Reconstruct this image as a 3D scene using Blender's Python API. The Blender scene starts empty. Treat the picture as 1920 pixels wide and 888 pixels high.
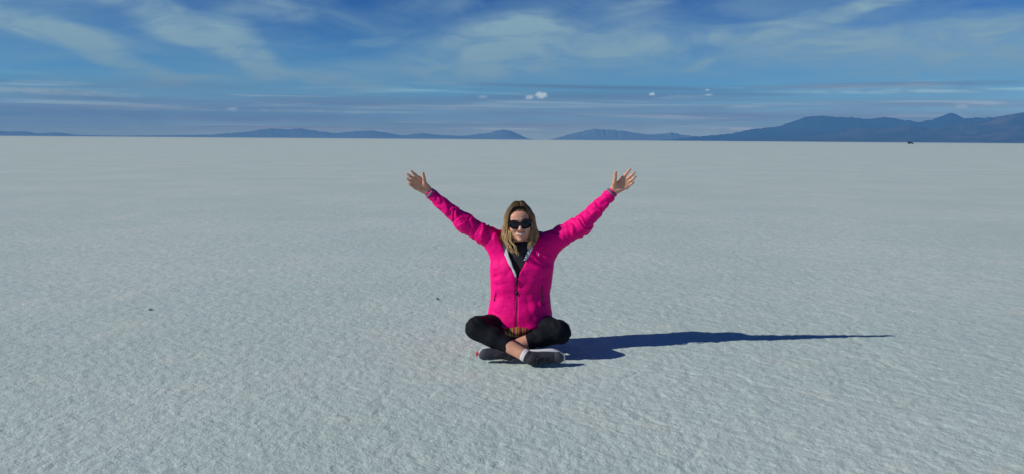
import bpy, math, random
import numpy as np
from mathutils import Vector, Matrix
R = math.radians
random.seed(7)
rng = np.random.default_rng(11)

# ------------------------------------------------------------------ camera, sky, sun, exposure
sc = bpy.context.scene
EYE = 1.24                      # camera height over the salt
FPX, TILT, ROLL = 1450.0, math.atan((444 - 261.6) / 1450.0), R(0.42)
cam_d = bpy.data.cameras.new('camera'); cam = bpy.data.objects.new('camera', cam_d)
sc.collection.objects.link(cam); sc.camera = cam
cam_d.sensor_width = 36.0; cam_d.lens = 36.0 * FPX / 1920.0
cam_d.clip_start = 0.05; cam_d.clip_end = 200000.0
cam.matrix_world = Matrix.Translation((0, 0, EYE)) @ Matrix.Rotation(R(90) - TILT, 4, 'X') @ Matrix.Rotation(ROLL, 4, 'Z')

SUN_DIR = Vector((-1.75, -0.46, 1.045)).normalized()
SUN_EL = math.asin(SUN_DIR.z)
sun_d = bpy.data.lights.new('sun', 'SUN'); sun = bpy.data.objects.new('sun', sun_d)
sc.collection.objects.link(sun)
sun_d.energy = 4.6; sun_d.angle = R(0.5); sun_d.color = (1.0, 0.955, 0.88)
sun.rotation_euler = SUN_DIR.to_track_quat('Z', 'Y').to_euler()
sun.location = (-20, -5, 12)

vs = sc.view_settings
vs.view_transform = 'Standard'; vs.look = 'None'; vs.gamma = 1.0; vs.use_curve_mapping = False
vs.exposure = -0.27


class NT:
    """small helper for node trees"""
    def __init__(s, tree):
        s.t = tree; s.n = tree.nodes; s.l = tree.links
    def node(s, kind, ins=None, **kw):
        nd = s.n.new(kind)
        for k, v in kw.items(): setattr(nd, k, v)
        for k, v in (ins or {}).items():
            sock = nd.inputs[k]
            if isinstance(v, bpy.types.NodeSocket): s.l.new(v, sock)
            else: sock.default_value = v
        return nd
    def math(s, op, a, b=0.0, c=0.0, clamp=False):
        nd = s.node('ShaderNodeMath', {0: a, 1: b, 2: c}, operation=op, use_clamp=clamp)
        return nd.outputs[0]
    def mix(s, fac, a, b, mode='MIX'):
        nd = s.node('ShaderNodeMix', data_type='RGBA', blend_type=mode)
        for i, v in ((0, fac), (6, a), (7, b)):
            if isinstance(v, bpy.types.NodeSocket): s.l.new(v, nd.inputs[i])
            else: nd.inputs[i].default_value = v if i == 0 else (*v, 1.0)
        return nd.outputs[2]
    def noise(s, vec, scale, detail=4.0, rough=0.5, dist=0.0):
        return s.node('ShaderNodeTexNoise', {'Vector': vec, 'Scale': scale, 'Detail': detail, 'Roughness': rough, 'Distortion': dist}).outputs['Fac']
    def ramp(s, v, a, b, lo=0.0, hi=1.0, smooth=True):
        return s.node('ShaderNodeMapRange', {0: v, 1: a, 2: b, 3: lo, 4: hi}, interpolation_type='SMOOTHSTEP' if smooth else 'LINEAR').outputs[0]


def sky_angles(px, py):
    """direction of a point of the sky, as azimuth and elevation times FPX"""
    hz = np.interp(px, [0, 640, 960, 1300, 1920], [257.5, 257.5, 260, 263.5, 270.5])
    return math.atan((px - 960) / FPX) * FPX, (hz - py) * 0.985


world = bpy.data.worlds.new('World'); sc.world = world; world.use_nodes = True
W = NT(world.node_tree); W.n.clear()
sky = W.node('ShaderNodeTexSky', sky_type='NISHITA', sun_disc=False, sun_elevation=SUN_EL,
             sun_rotation=math.atan2(SUN_DIR.x, SUN_DIR.y), altitude=3650.0, air_density=1.0, dust_density=0.2, ozone_density=2.5)
tc = W.node('ShaderNodeTexCoord').outputs['Generated']
nrm = W.node('ShaderNodeVectorMath', {0: tc}, operation='NORMALIZE').outputs[0]
sx = W.node('ShaderNodeSeparateXYZ', {0: nrm})
az = W.math('MULTIPLY', W.math('ARCTAN2', sx.outputs[0], sx.outputs[1]), FPX)
el = W.math('MULTIPLY', W.math('ARCSINE', sx.outputs[2]), FPX)
uv0 = W.node('ShaderNodeCombineXYZ', {0: az, 1: el}).outputs[0]
# slow warp so that the cloud banks get ragged, drifting outlines
warp_v = W.node('ShaderNodeMapping', {0: uv0, 3: (0.0045, 0.011, 1)}).outputs[0]
wn = W.node('ShaderNodeTexNoise', {'Vector': warp_v, 'Scale': 1.0, 'Detail': 3.0}).outputs['Color']
wn = W.node('ShaderNodeVectorMath', {0: wn, 1: (0.5, 0.5, 0.5)}, operation='SUBTRACT').outputs[0]
wn = W.node('ShaderNodeVectorMath', {0: wn, 1: (80.0, 28.0, 0)}, operation='MULTIPLY').outputs[0]
uv = W.node('ShaderNodeVectorMath', {0: uv0, 1: wn}, operation='ADD').outputs[0]

# cirrus banks: centre (photo), half length, half width, slope in degrees, strength
BANKS = [
    (70, 85, 190, 24, -7, .75), (215, 118, 130, 22, -24, .60), (20, 40, 230, 48, -4, .30),
    (300, 38, 190, 30, -16, .55), (395, 88, 120, 34, -12, .85), (480, 110, 90, 40, -48, .72),
    (600, 152, 170, 16, -7, .60), (505, 30, 110, 30, -3, .52), (330, 165, 200, 14, 4, .38),
    (120, 187, 190, 9, 0, .62), (250, 160, 200, 16, 0, .26),
    (705, 83, 60, 13, 10, .32), (960, 68, 170, 40, 6, .62), (1010, 100, 260, 66, 0, .50),
    (860, 120, 190, 40, 2, .45), (1190, 88, 70, 18, 16, .42), (1300, 130, 46, 9, 20, .34),
    (1480, 60, 260, 24, 9, .50), (1640, 36, 90, 18, 14, .32), (1100, 50, 240, 70, 0, .30),
    (1700, 130, 330, 62, -2, .52), (1880, 110, 200, 50, -4, .42), (1560, 105, 260, 30, 8, .35), (760, 145, 230, 26, -3, .42),
    (1290, 100, 330, 60, 6, .28), (430, 170, 110, 9, 5, .34), (1180, 22, 160, 16, 16, .22),
    (2200, 100, 220, 70, 0, .5), (-300, 90, 260, 60, 0, .5),
]
acc = None
for px, py, hl, hw, rot, st in BANKS:
    u, v = sky_angles(px, py)
    mp = W.node('ShaderNodeMapping', {0: uv, 1: (u, v, 0), 2: (0, 0, R(rot)), 3: (hl, hw, 1)}, vector_type='TEXTURE').outputs[0]
    ln = W.node('ShaderNodeVectorMath', {0: mp}, operation='LENGTH').outputs['Value']
    g = W.ramp(ln, 0.30, 1.22, st, 0.0)
    acc = g if acc is None else W.math('SUBTRACT', W.math('ADD', acc, g), W.math('MULTIPLY', acc, g))
fib_v = W.node('ShaderNodeMapping', {0: uv, 2: (0, 0, R(8)), 3: (0.006, 0.026, 1)}).outputs[0]
fib = W.noise(fib_v, 1.0, 7.0, 0.62, 1.2)
soft = W.noise(W.node('ShaderNodeMapping', {0: uv, 3: (0.006, 0.014, 1)}).outputs[0], 1.0, 4.0, 0.55, 0.6)
dens = W.math('MULTIPLY', W.math('MULTIPLY', acc, 1.15), W.ramp(fib, 0.28, 0.68, 0.50, 1.25))
dens = W.math('MULTIPLY', dens, W.ramp(soft, 0.28, 0.60, 0.72, 1.2), clamp=True)
# thin general veil, also over the sky outside the photograph
veil = W.math('MULTIPLY', W.ramp(W.noise(W.node('ShaderNodeMapping', {0: uv, 2: (0, 0, R(6)), 3: (0.0035, 0.013, 1)}).outputs[0], 1.0, 8.0, 0.62, 0.8), 0.36, 0.74), 0.42)
dens = W.math('MULTIPLY', W.math('MAXIMUM', dens, veil), W.ramp(el, 330.0, 800.0, 1.0, 0.12))    # cloud thinned higher up so the sky fill in shadows stays dark and blue
# low horizontal strata close to the horizon (mauve grey), each a flat streak
strat_v = W.node('ShaderNodeMapping', {0: uv0, 1: (0, 3.1, 0), 3: (0.0016, 0.060, 1)}).outputs[0]
strat = W.ramp(W.noise(strat_v, 1.0, 5.0, 0.55, 0.4), 0.36, 0.68)
low = W.math('MULTIPLY', W.ramp(el, 4.0, 22.0), W.ramp(el, 100.0, 78.0))
strata = W.math('MULTIPLY', W.math('MULTIPLY', strat, low), 0.72)
STREAKS = [   # dark flat bases (mauve) and white tops, both long and thin
    (1150, 166, 330, 5, -1.2, .75, 0), (1600, 172, 280, 6, 0, .8, 0), (1700, 204, 300, 8, -1, .6, 0), (1060, 212, 260, 6, 0, .5, 0),
    (330, 196, 420, 6, 0, .5, 0), (1150, 188, 420, 5, 0, .6, 0), (640, 184, 300, 5, 0, .45, 0),
    (1560, 181, 150, 4.5, -1, .6, 1), (1730, 184, 95, 4, -2, .85, 1), (1420, 170, 100, 3, 0, .4, 1), (640, 209, 190, 2.6, 0, .45, 1),
    (95, 186, 150, 7, -.6, .6, 1), (1500, 200, 160, 3, 0, .3, 1), (870, 202, 130, 6, 0, .28, 1),
]
dark = strata; white = None
for px, py, hl, hw, rot, st, kind in STREAKS:
    u, v = sky_angles(px, py)
    mp = W.node('ShaderNodeMapping', {0: W.node('ShaderNodeMix', {0: 0.15, 4: uv0, 5: uv}, data_type='VECTOR').outputs[1], 1: (u, v, 0), 2: (0, 0, R(rot)), 3: (hl, hw, 1)}, vector_type='TEXTURE').outputs[0]
    g = W.ramp(W.node('ShaderNodeVectorMath', {0: mp}, operation='LENGTH').outputs['Value'], 0.2, 1.25, st, 0.0)
    if kind: white = g if white is None else W.math('MAXIMUM', white, g)
    else: dark = W.math('MAXIMUM', dark, g)
white = W.math('MULTIPLY', white, W.ramp(W.noise(W.node('ShaderNodeMapping', {0: uv0, 3: (0.03, 0.09, 1)}).outputs[0], 1.0, 4.0), 0.3, 0.6, 0.35, 1.0))
# small far cumulus
PUFFS = [(1012, 178, 14, 8, 1.0), (991, 182, 10, 6, .75), (1217, 178, 7, 4, .85), (1318, 172, 6, 2.5, .5), (1321, 181, 9, 2.5, .5), (440, 208, 13, 4.5, .8), (500, 209, 14, 3, .4),
         (886, 242, 24, 5, .55), (1352, 245, 15, 7, .8), (1790, 211, 12, 6, .55), (540, 229, 24, 7, .35), (68, 232, 10, 5, .35), (1157, 234, 14, 4, .5), (904, 181, 11, 4, .35), (1085, 238, 34, 5, .3), (838, 246, 14, 3, .4), (1215, 227, 18, 4, .3), (1775, 262, 1, 1, 0)]
pw = W.noise(W.node('ShaderNodeMapping', {0: uv0, 3: (0.14, 0.2, 1)}).outputs[0], 1.0, 4.0, 0.6)
puff = None
for px, py, hl, hw, st in PUFFS:
    u, v = sky_angles(px, py)
    mp = W.node('ShaderNodeMapping', {0: uv0, 1: (u, v, 0), 3: (hl, hw, 1)}, vector_type='TEXTURE').outputs[0]
    ln = W.node('ShaderNodeVectorMath', {0: mp}, operation='LENGTH').outputs['Value']
    g = W.ramp(W.math('ADD', ln, W.math('MULTIPLY', pw, 1.1)), 0.85, 1.6, st, 0.0)
    puff = g if puff is None else W.math('MAXIMUM', puff, g)

# grade the clear sky by height above the horizon
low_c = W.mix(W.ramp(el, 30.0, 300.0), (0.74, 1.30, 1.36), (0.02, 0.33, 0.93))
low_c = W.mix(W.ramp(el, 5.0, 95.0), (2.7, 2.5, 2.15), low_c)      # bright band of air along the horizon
clear = W.mix(1.0, sky.outputs[0], W.mix(W.ramp(el, 270.0, 1100.0), low_c, (0.0, 0.13, 0.62)), 'MULTIPLY')  # unseen upper sky darkened and blued to deepen the shadow fill
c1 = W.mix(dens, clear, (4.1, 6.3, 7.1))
c2 = W.mix(dark, c1, W.mix(1.0, c1, (0.86, 0.50, 0.50), 'MULTIPLY'))
lite_v = W.node('ShaderNodeMapping', {0: uv0, 1: (3.0, 7.7, 0), 3: (0.0030, 0.075, 1)}).outputs[0]
lite = W.math('MULTIPLY', W.math('MULTIPLY', W.ramp(W.noise(lite_v, 1.0, 6.0, 0.6, 0.5), 0.50, 0.72), W.math('MULTIPLY', W.ramp(el, 6.0, 24.0), W.ramp(el, 112.0, 84.0))), 0.75)
white = W.math('MAXIMUM', white, lite)
c3 = W.mix(white, c2, W.mix(1.0, c2, (2.65, 1.95, 1.47), 'MULTIPLY'))
c4 = W.mix(puff, c3, (14, 15, 14))
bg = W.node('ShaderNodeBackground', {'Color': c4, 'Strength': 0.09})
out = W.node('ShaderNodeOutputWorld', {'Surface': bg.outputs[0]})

# ------------------------------------------------------------------ numpy noise
def _hash(ix, iy, iz):
    h = (ix.astype(np.int64) * 374761393 + iy.astype(np.int64) * 668265263 + iz.astype(np.int64) * 2147483647 % 1274126177)
    h = (h ^ (h >> 13)) * 1274126177 & 0x7fffffff
    h = (h ^ (h >> 16)) & 0xffff
    return h / 65535.0

def vnoise(x, y, z=None):
    if z is None:
        x0, y0 = np.floor(x), np.floor(y); fx, fy = x - x0, y - y0
        fx = fx * fx * (3 - 2 * fx); fy = fy * fy * (3 - 2 * fy)
        z0 = np.zeros_like(x0)
        a = _hash(x0, y0, z0); b = _hash(x0 + 1, y0, z0); c = _hash(x0, y0 + 1, z0); d = _hash(x0 + 1, y0 + 1, z0)
        return (a + (b - a) * fx) * (1 - fy) + (c + (d - c) * fx) * fy
    x0, y0, z0 = np.floor(x), np.floor(y), np.floor(z)
    fx, fy, fz = x - x0, y - y0, z - z0
    fx = fx * fx * (3 - 2 * fx); fy = fy * fy * (3 - 2 * fy); fz = fz * fz * (3 - 2 * fz)
    r = 0
    for i in (0, 1):
        for j in (0, 1):
            for k in (0, 1):
                w = (fx if i else 1 - fx) * (fy if j else 1 - fy) * (fz if k else 1 - fz)
                r = r + w * _hash(x0 + i, y0 + j, z0 + k)
    return r

def fbm2(x, y, o=4, g=0.5):
    s = 0; a = 1; t = 0
    for i in range(o):
        s = s + a * vnoise(x * 2 ** i + 17.3 * i, y * 2 ** i - 9.1 * i); t += a; a *= g
    return s / t

# ------------------------------------------------------------------ object helpers
COL = sc.collection
def link_mesh(name, verts, faces, mat, parent=None, origin=(0, 0, 0), smooth=True):
    me = bpy.data.meshes.new(name)
    v = np.asarray(verts, dtype=np.float64) - np.asarray(origin)
    if isinstance(faces, np.ndarray):
        nf, k = faces.shape
        me.vertices.add(len(v)); me.vertices.foreach_set('co', v.astype(np.float32).ravel())
        me.loops.add(nf * k); me.loops.foreach_set('vertex_index', faces.astype(np.int32).ravel())
        me.polygons.add(nf); me.polygons.foreach_set('loop_start', np.arange(0, nf * k, k, dtype=np.int32))
        me.polygons.foreach_set('loop_total', np.full(nf, k, dtype=np.int32))
        me.update(calc_edges=True); me.validate()
    else:
        me.from_pydata([tuple(q) for q in v], [], [tuple(f) for f in faces]); me.update()
    me.polygons.foreach_set('use_smooth', np.full(len(me.polygons), smooth))
    for m in (mat if isinstance(mat, (list, tuple)) else [mat]): me.materials.append(m)
    ob = bpy.data.objects.new(name, me); COL.objects.link(ob)
    if parent is not None: ob.parent = parent
    return ob

def material(name, base, rough=0.6, **kw):
    m = bpy.data.materials.new(name); m.use_nodes = True
    T = NT(m.node_tree); bs = T.n['Principled BSDF']
    bs.inputs['Base Color'].default_value = (*base, 1); bs.inputs['Roughness'].default_value = rough
    for k, v in kw.items(): bs.inputs[k].default_value = v
    return m, T, bs

def obj_coord(T, scale=(1, 1, 1), rot=(0, 0, 0)):
    c = T.node('ShaderNodeTexCoord').outputs['Object']
    return T.node('ShaderNodeMapping', {0: c, 2: rot, 3: scale}).outputs[0]

def add_bump(T, bs, h, strength, dist):
    b = T.node('ShaderNodeBump', {'Height': h, 'Strength': strength, 'Distance': dist})
    T.l.new(b.outputs[0], bs.inputs['Normal']); return b

# ------------------------------------------------------------------ the salt flat: one polar sheet out to the horizon
ang = np.concatenate([np.linspace(-180, -44, 60, endpoint=False), np.linspace(-44, 44, 760), np.linspace(44, 180, 61)[1:-1]])
ang = np.radians(ang)
rad = np.concatenate([np.linspace(0.05, 1.6, 60, endpoint=False), 1.6 * np.exp(np.linspace(0, math.log(30 / 1.6), 1050)), 30 * np.exp(np.linspace(0, math.log(27300 / 30), 160)[1:])])
A, Rr = np.meshgrid(ang, rad)
X = np.sin(A) * Rr; Y = np.cos(A) * Rr
def salt_height(X, Y):
    r = np.hypot(X, Y)
    # warp
    wx = fbm2(X * 1.3 + 40, Y * 1.3) - .5; wy = fbm2(X * 1.3, Y * 1.3 + 70) - .5
    # crumbly crust
    fine = fbm2(X * 38 + 3, Y * 38, 3, 0.65) - .5
    lump = np.abs(fbm2(X * 9 + 5, Y * 9 + 11, 3) - .5) * 2
    # wind-laid scales that trail away to the right
    c, s = math.cos(R(-38)), math.sin(R(-38))
    U = (X + wx * .2) * c + (Y + wy * .2) * s; V = -(X + wx * .2) * s + (Y + wy * .2) * c
    scale_ = fbm2(U * 9.0, V * 30.0, 3, .6) - .5
    mr = 1 / (1 + np.exp(-(X - 0.2 + (Y - 4) * .15 + wx * 2) * 2.0))
    big = fbm2(X * .9 + 8, Y * .9 + 2, 3) - .5
    # polygon crust edges
    gx, gy = (X + wx * 1.1) / 2.3 + 50, (Y + wy * 1.1) / 2.3 + 50
    ix, iy = np.floor(gx), np.floor(gy); F1 = np.full(X.shape, 9.); F2 = np.full(X.shape, 9.)
    for i in (-1, 0, 1):
        for j in (-1, 0, 1):
            cx = ix + i + _hash(ix + i, iy + j, ix * 0 + 3) ; cy = iy + j + _hash(ix + i, iy + j, ix * 0 + 8)
            d = np.hypot(cx - gx, cy - gy)
            F2 = np.minimum(F2, np.maximum(F1, d)); F1 = np.minimum(F1, d)
    e = (F2 - F1)
    edge = np.exp(-(e / .012) ** 2) * .5
    patch = np.clip((fbm2(X * .6 + 21, Y * .6, 2) - .46) * 6, 0, 1)
    h = 0.0068 * fine + 0.004 * lump + 0.0050 * scale_ * (0.15 + 0.85 * mr) + 0.009 * big - 0.0055 * edge * patch
    fade = np.clip((30 - r) / 22, 0, 1)
    h = (h - 0.003) * fade
    return h
H = np.zeros_like(X)
near = (rad < 31)
sector = slice(40, len(ang) - 40)
H[near] = salt_height(X[near], Y[near])
nr, na = X.shape
verts = np.stack([X.ravel(), Y.ravel(), H.ravel()], 1)
i, j = np.meshgrid(np.arange(nr - 1), np.arange(na), indexing='ij')
j2 = (j + 1) % na
faces = np.stack([i * na + j, i * na + j2, (i + 1) * na + j2, (i + 1) * na + j], -1).reshape(-1, 4)[:, ::-1]
verts = np.vstack([verts, [[0, 0, 0]]])
salt, T, bs = material('salt_crust', (0.6, 0.68, 0.68), 0.9)
co = T.node('ShaderNodeNewGeometry').outputs['Position']
n1 = T.noise(co, 0.35, 4.0, .55); n2 = T.noise(co, 7.0, 5.0, .65); n3 = T.noise(co, 45.0, 3.0, .6)
c = T.mix(T.ramp(n1, .35, .65), (0.555, 0.695, 0.630), (0.64, 0.755, 0.695))
c = T.mix(T.ramp(n2, .35, .7, 0, .55), c, (0.49, 0.60, 0.58))
c = T.mix(T.ramp(n3, .5, .75, 0, .5), c, (0.72, 0.80, 0.74))
c = T.mix(T.ramp(T.noise(co, 1.7, 6.0, .75), .50, .72, 0, .6), c, (0.74, 0.77, 0.68))
T.l.new(c, bs.inputs['Base Color'])
bs.inputs['Specular IOR Level'].default_value = 0.25
hsum = T.math('ADD', T.math('MULTIPLY', T.noise(co, 85.0, 4.0, .65), 1.3), T.math('MULTIPLY', T.noise(co, 18.0, 3.0, .6), 1.2))
add_bump(T, bs, hsum, 0.5, 0.009)
ground = link_mesh('salt_flat', verts, faces, salt)
ground['kind'] = 'structure'

# ------------------------------------------------------------------ far mountains
def skyline_range(name, pts, dist, depth, seed, mat, rough=.3, n=420, m=46):
    px = np.array([p[0] for p in pts], float); py = np.array([p[1] for p in pts], float)
    hz = np.interp(px, [0, 640, 960, 1300, 1920], [257.5, 257.5, 260, 263.5, 270.5])
    azs = np.arctan((px - 960) / FPX); els = (hz - py) / FPX * (.84 if dist > 22000 else .97)
    a = np.linspace(azs[0], azs[-1], n); hgt = np.interp(a, azs, els)
    k = np.array([1, 2, 3, 2, 1.]); k /= k.sum(); hs = np.convolve(np.pad(hgt, 2, 'edge'), k, 'valid')
    hs = np.maximum(hs + (fbm2(a * 260 + seed, a * 0 + seed, 4) - .5) * .0022 * np.clip(hs / .01, 0, 1), 0)
    hs[0] = hs[-1] = 0
    t = np.linspace(-1, 1, m)
    Aa, Tt = np.meshgrid(a, t, indexing='ij'); Hh = np.repeat(hs[:, None], m, 1)
    D = dist + Tt * depth
    rid = 1 - np.abs(fbm2(Aa * dist / 1100 + seed * 3.1 + Tt * .8, Tt * depth / 1100 + seed, 5, .6) * 2 - 1)
    prof = np.clip(1 - np.abs(Tt), 0, 1) ** 1.15
    cut = np.clip(np.abs(Tt) * 4, 0, 1)
    Z = Hh * dist * prof * (1 - rough * cut * (rid - .2) * 1.3) + EYE
    Z = np.where(np.abs(Tt) > .99, -0.6, Z); Z = np.maximum(Z, -0.6)
    V = np.stack([np.sin(Aa) * D, np.cos(Aa) * D, Z], -1).reshape(-1, 3)
    i, j = np.meshgrid(np.arange(n - 1), np.arange(m - 1), indexing='ij')
    F = np.stack([i * m + j, (i + 1) * m + j, (i + 1) * m + j + 1, i * m + j + 1], -1).reshape(-1, 4)
    o = link_mesh(name, V, F, mat); o['kind'] = 'structure'
    return o
def rock(name, a, b, sc_=0.0012):
    m, T, bs = material(name, a, 0.95)
    co = T.node('ShaderNodeNewGeometry').outputs['Position']
    n = T.noise(co, sc_, 6.0, .6, .5)
    T.l.new(T.mix(T.ramp(n, .4, .65), a, b), bs.inputs['Base Color']); bs.inputs['Specular IOR Level'].default_value = 0.0
    return m
far_rock = rock('far_slope', (0.34, 0.42, 0.50), (0.42, 0.49, 0.55), .0006)  # distance haze painted in: slopes paler and bluer than bare rock
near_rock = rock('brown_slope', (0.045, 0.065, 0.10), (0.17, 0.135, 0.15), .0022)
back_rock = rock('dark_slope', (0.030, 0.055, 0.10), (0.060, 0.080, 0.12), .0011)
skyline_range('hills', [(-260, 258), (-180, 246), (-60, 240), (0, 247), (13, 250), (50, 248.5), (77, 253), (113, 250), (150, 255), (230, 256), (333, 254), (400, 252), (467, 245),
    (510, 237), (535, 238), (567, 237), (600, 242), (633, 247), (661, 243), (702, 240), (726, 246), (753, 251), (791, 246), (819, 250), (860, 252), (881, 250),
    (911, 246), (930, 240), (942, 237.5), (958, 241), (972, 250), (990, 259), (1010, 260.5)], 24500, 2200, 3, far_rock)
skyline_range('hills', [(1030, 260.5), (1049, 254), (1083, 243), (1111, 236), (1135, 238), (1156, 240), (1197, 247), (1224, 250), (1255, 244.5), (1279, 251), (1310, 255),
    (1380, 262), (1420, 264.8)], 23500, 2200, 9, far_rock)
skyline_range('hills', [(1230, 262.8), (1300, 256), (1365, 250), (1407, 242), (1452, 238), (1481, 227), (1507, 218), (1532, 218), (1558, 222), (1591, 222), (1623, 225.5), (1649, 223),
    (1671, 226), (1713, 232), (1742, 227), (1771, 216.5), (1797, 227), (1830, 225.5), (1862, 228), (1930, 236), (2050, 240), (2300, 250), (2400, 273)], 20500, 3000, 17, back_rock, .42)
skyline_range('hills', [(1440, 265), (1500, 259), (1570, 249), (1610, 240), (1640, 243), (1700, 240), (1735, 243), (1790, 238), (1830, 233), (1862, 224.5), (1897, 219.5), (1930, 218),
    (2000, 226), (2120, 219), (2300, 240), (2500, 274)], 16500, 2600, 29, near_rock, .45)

# the air between: pale, even haze round everything
def box_mesh(x0, x1, y0, y1, z0, z1):
    v = [(x, y, z) for z in (z0, z1) for y in (y0, y1) for x in (x0, x1)]
    return v, [(0, 2, 3, 1), (4, 5, 7, 6), (0, 1, 5, 4), (2, 6, 7, 3), (0, 4, 6, 2), (1, 3, 7, 5)]
hm = bpy.data.materials.new('haze_air'); hm.use_nodes = True
HT = NT(hm.node_tree); HT.n.clear()
vol = HT.node('ShaderNodeVolumePrincipled', {'Color': (0.19, 0.54, 1.0, 1), 'Density': 0.000078, 'Anisotropy': 0.0})
HT.node('ShaderNodeOutputMaterial', {'Volume': vol.outputs[0]})
hz_v, hz_f = box_mesh(-27600, 27600, -27600, 27600, -1.7, 800)
haze = link_mesh('haze', hz_v, hz_f, hm, smooth=False); haze['kind'] = 'stuff'
haze['label'] = 'thin blue air over the salt flat'

# ------------------------------------------------------------------ signed-distance modelling of the figure
class P:
    __slots__ = ('f', 'k', 'op')
    def __init__(s, f, k=0.01, op='u'): s.f = f; s.k = k; s.op = op

def cone(a, b, ra, rb, k=0.01, op='u', flat=None, squash=None):
    """tapered capsule; squash = (axis, factor) flattens it; flat cuts it off square at b"""
    a = np.array(a, float); b = np.array(b, float); ab = b - a; L2 = ab @ ab
    sq = None
    if squash is not None:
        n = np.array(squash[0], float); n /= np.linalg.norm(n); sq = (n, squash[1])
    def f(p):
        q = p - a
        if sq is not None: q = q + np.outer(q @ sq[0], sq[0]) * (1 / sq[1] - 1)
        t = np.clip(q @ ab / L2, 0, 1)
        d = np.sqrt(np.maximum(((q - t[:, None] * ab) ** 2).sum(1), 1e-12)) - (ra + (rb - ra) * t)
        if sq is not None: d = d * (0.5 + 0.5 * sq[1])
        if flat: d = np.maximum(d, (q @ ab) / math.sqrt(L2) - math.sqrt(L2))
        return d
    return P(f, k, op)

def ell(c, r, k=0.01, op='u', rot=None):
    c = np.array(c, float); r = np.array(r, float); M = None if rot is None else np.array(rot)
    def f(p):
        q = p - c
        if M is not None: q = q @ M
        k0 = np.sqrt(((q / r) ** 2).sum(1)); k1 = np.sqrt(((q / (r * r)) ** 2).sum(1))
        return np.where(k0 < 1e-6, -r.min(), k0 * (k0 - 1) / np.maximum(k1, 1e-9))
    return P(f, k, op)

def comb(d, v, k, op):
    if op == 'u':
        h = np.clip(.5 + .5 * (v - d) / k, 0, 1); return v * (1 - h) + d * h - k * h * (1 - h)
    if op == 's': v = -v
    h = np.clip(.5 - .5 * (v - d) / k, 0, 1); return v * (1 - h) + d * h + k * h * (1 - h)

def field(prims, p, vals=None):
    d = None
    for q in prims:
        v = q.f(p)
        d = v if d is None else comb(d, v, q.k, q.op)
    return d

def mesh_sdf(prims, lo, hi, h, disp=None, N=12):
    lo = np.array(lo, float); hi = np.array(hi, float)
    nb = np.ceil((hi - lo) / (N * h)).astype(int)
    bi = np.stack(np.meshgrid(*[np.arange(n) for n in nb], indexing='ij'), -1).reshape(-1, 3)
    cen = lo + (bi + .5) * N * h; br = N * h * .866
    pv = np.stack([q.f(cen) for q in prims], 1)
    D = None
    for q, col in zip(prims, pv.T): D = col if D is None else comb(D, col, q.k, q.op)
    keep = np.abs(D) < br * 1.6 + .02
    bi, pv, D = bi[keep], pv[keep], D[keep]
    g = np.arange(N + 1); loc = np.stack(np.meshgrid(g, g, g, indexing='ij'), -1).reshape(-1, 3)
    G = nb * N + 2
    def key(q): return (q[..., 0] * G[1] + q[..., 1]) * G[2] + q[..., 2]
    VK, VP, E = [], [], []
    corners = [(a, b, c) for a in (0, 1) for b in (0, 1) for c in (0, 1)]
    edges = [(c1, tuple(np.array(c1) + np.eye(3, dtype=int)[ax]), ax) for c1 in corners for ax in range(3) if c1[ax] == 0]
    for b, vals in zip(bi, pv):
        mn = min([vals[i] for i, q in enumerate(prims) if q.op == 'u'])
        sub = [q for i, q in enumerate(prims) if (q.op == 'u' and vals[i] < mn + 2.4 * br + q.k + .02) or (q.op == 's' and vals[i] < 2.0 * br + q.k + .02) or q.op == 'i']
        if not sub or sub[0].op != 'u': continue
        gi = b * N + loc; p = lo + gi * h
        d = field(sub, p)
        if disp is not None: d = d + disp(p)
        d = d.reshape(N + 1, N + 1, N + 1)
        s = d < 0
        if s.all() or not s.any(): continue
        cnt = np.zeros((N, N, N)); pos = np.zeros((N, N, N, 3))
        for c1, c2, ax in edges:
            sl1 = tuple(slice(c, c + N) for c in c1); sl2 = tuple(slice(c, c + N) for c in c2)
            d1, d2 = d[sl1], d[sl2]; x = (d1 < 0) != (d2 < 0)
            t = np.where(x, d1 / np.where(x, d1 - d2, 1), 0)
            cnt += x
            for k_ in range(3): pos[..., k_] += x * (c1[k_] + (t if k_ == ax else 0))
        w = np.argwhere(cnt > 0)
        if len(w) == 0: continue
        pp = pos[w[:, 0], w[:, 1], w[:, 2]] / cnt[w[:, 0], w[:, 1], w[:, 2]][:, None]
        VK.append(key(w + b * N)); VP.append(lo + (w + b * N + pp) * h)
        for ax in range(3):
            u, v = (ax + 1) % 3, (ax + 2) % 3
            sl2 = [slice(0, N)] * 3; sl2[ax] = slice(1, N + 1)
            s1 = s[:N, :N, :N]; s2 = s[tuple(sl2)]
            for flip in (0, 1):
                e = np.argwhere((s1 & ~s2) if not flip else (~s1 & s2))
                if len(e) == 0: continue
                e = e + b * N; du = np.zeros(3, int); dv = np.zeros(3, int); du[u] = 1; dv[v] = 1
                q = [key(e), key(e - du), key(e - du - dv), key(e - dv)]
                if flip: q = q[::-1]
                E.append(np.stack(q, 1))
    VK = np.concatenate(VK); VP = np.concatenate(VP); E = np.concatenate(E)
    o = np.argsort(VK); VK, VP = VK[o], VP[o]
    VK, uq = np.unique(VK, return_index=True); VP = VP[uq]
    ix = np.searchsorted(VK, E); ix = np.clip(ix, 0, len(VK) - 1)
    ok = (VK[ix] == E).all(1)
    return VP, ix[ok]

BASE = (0.05, 4.46, 0.0)

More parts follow.
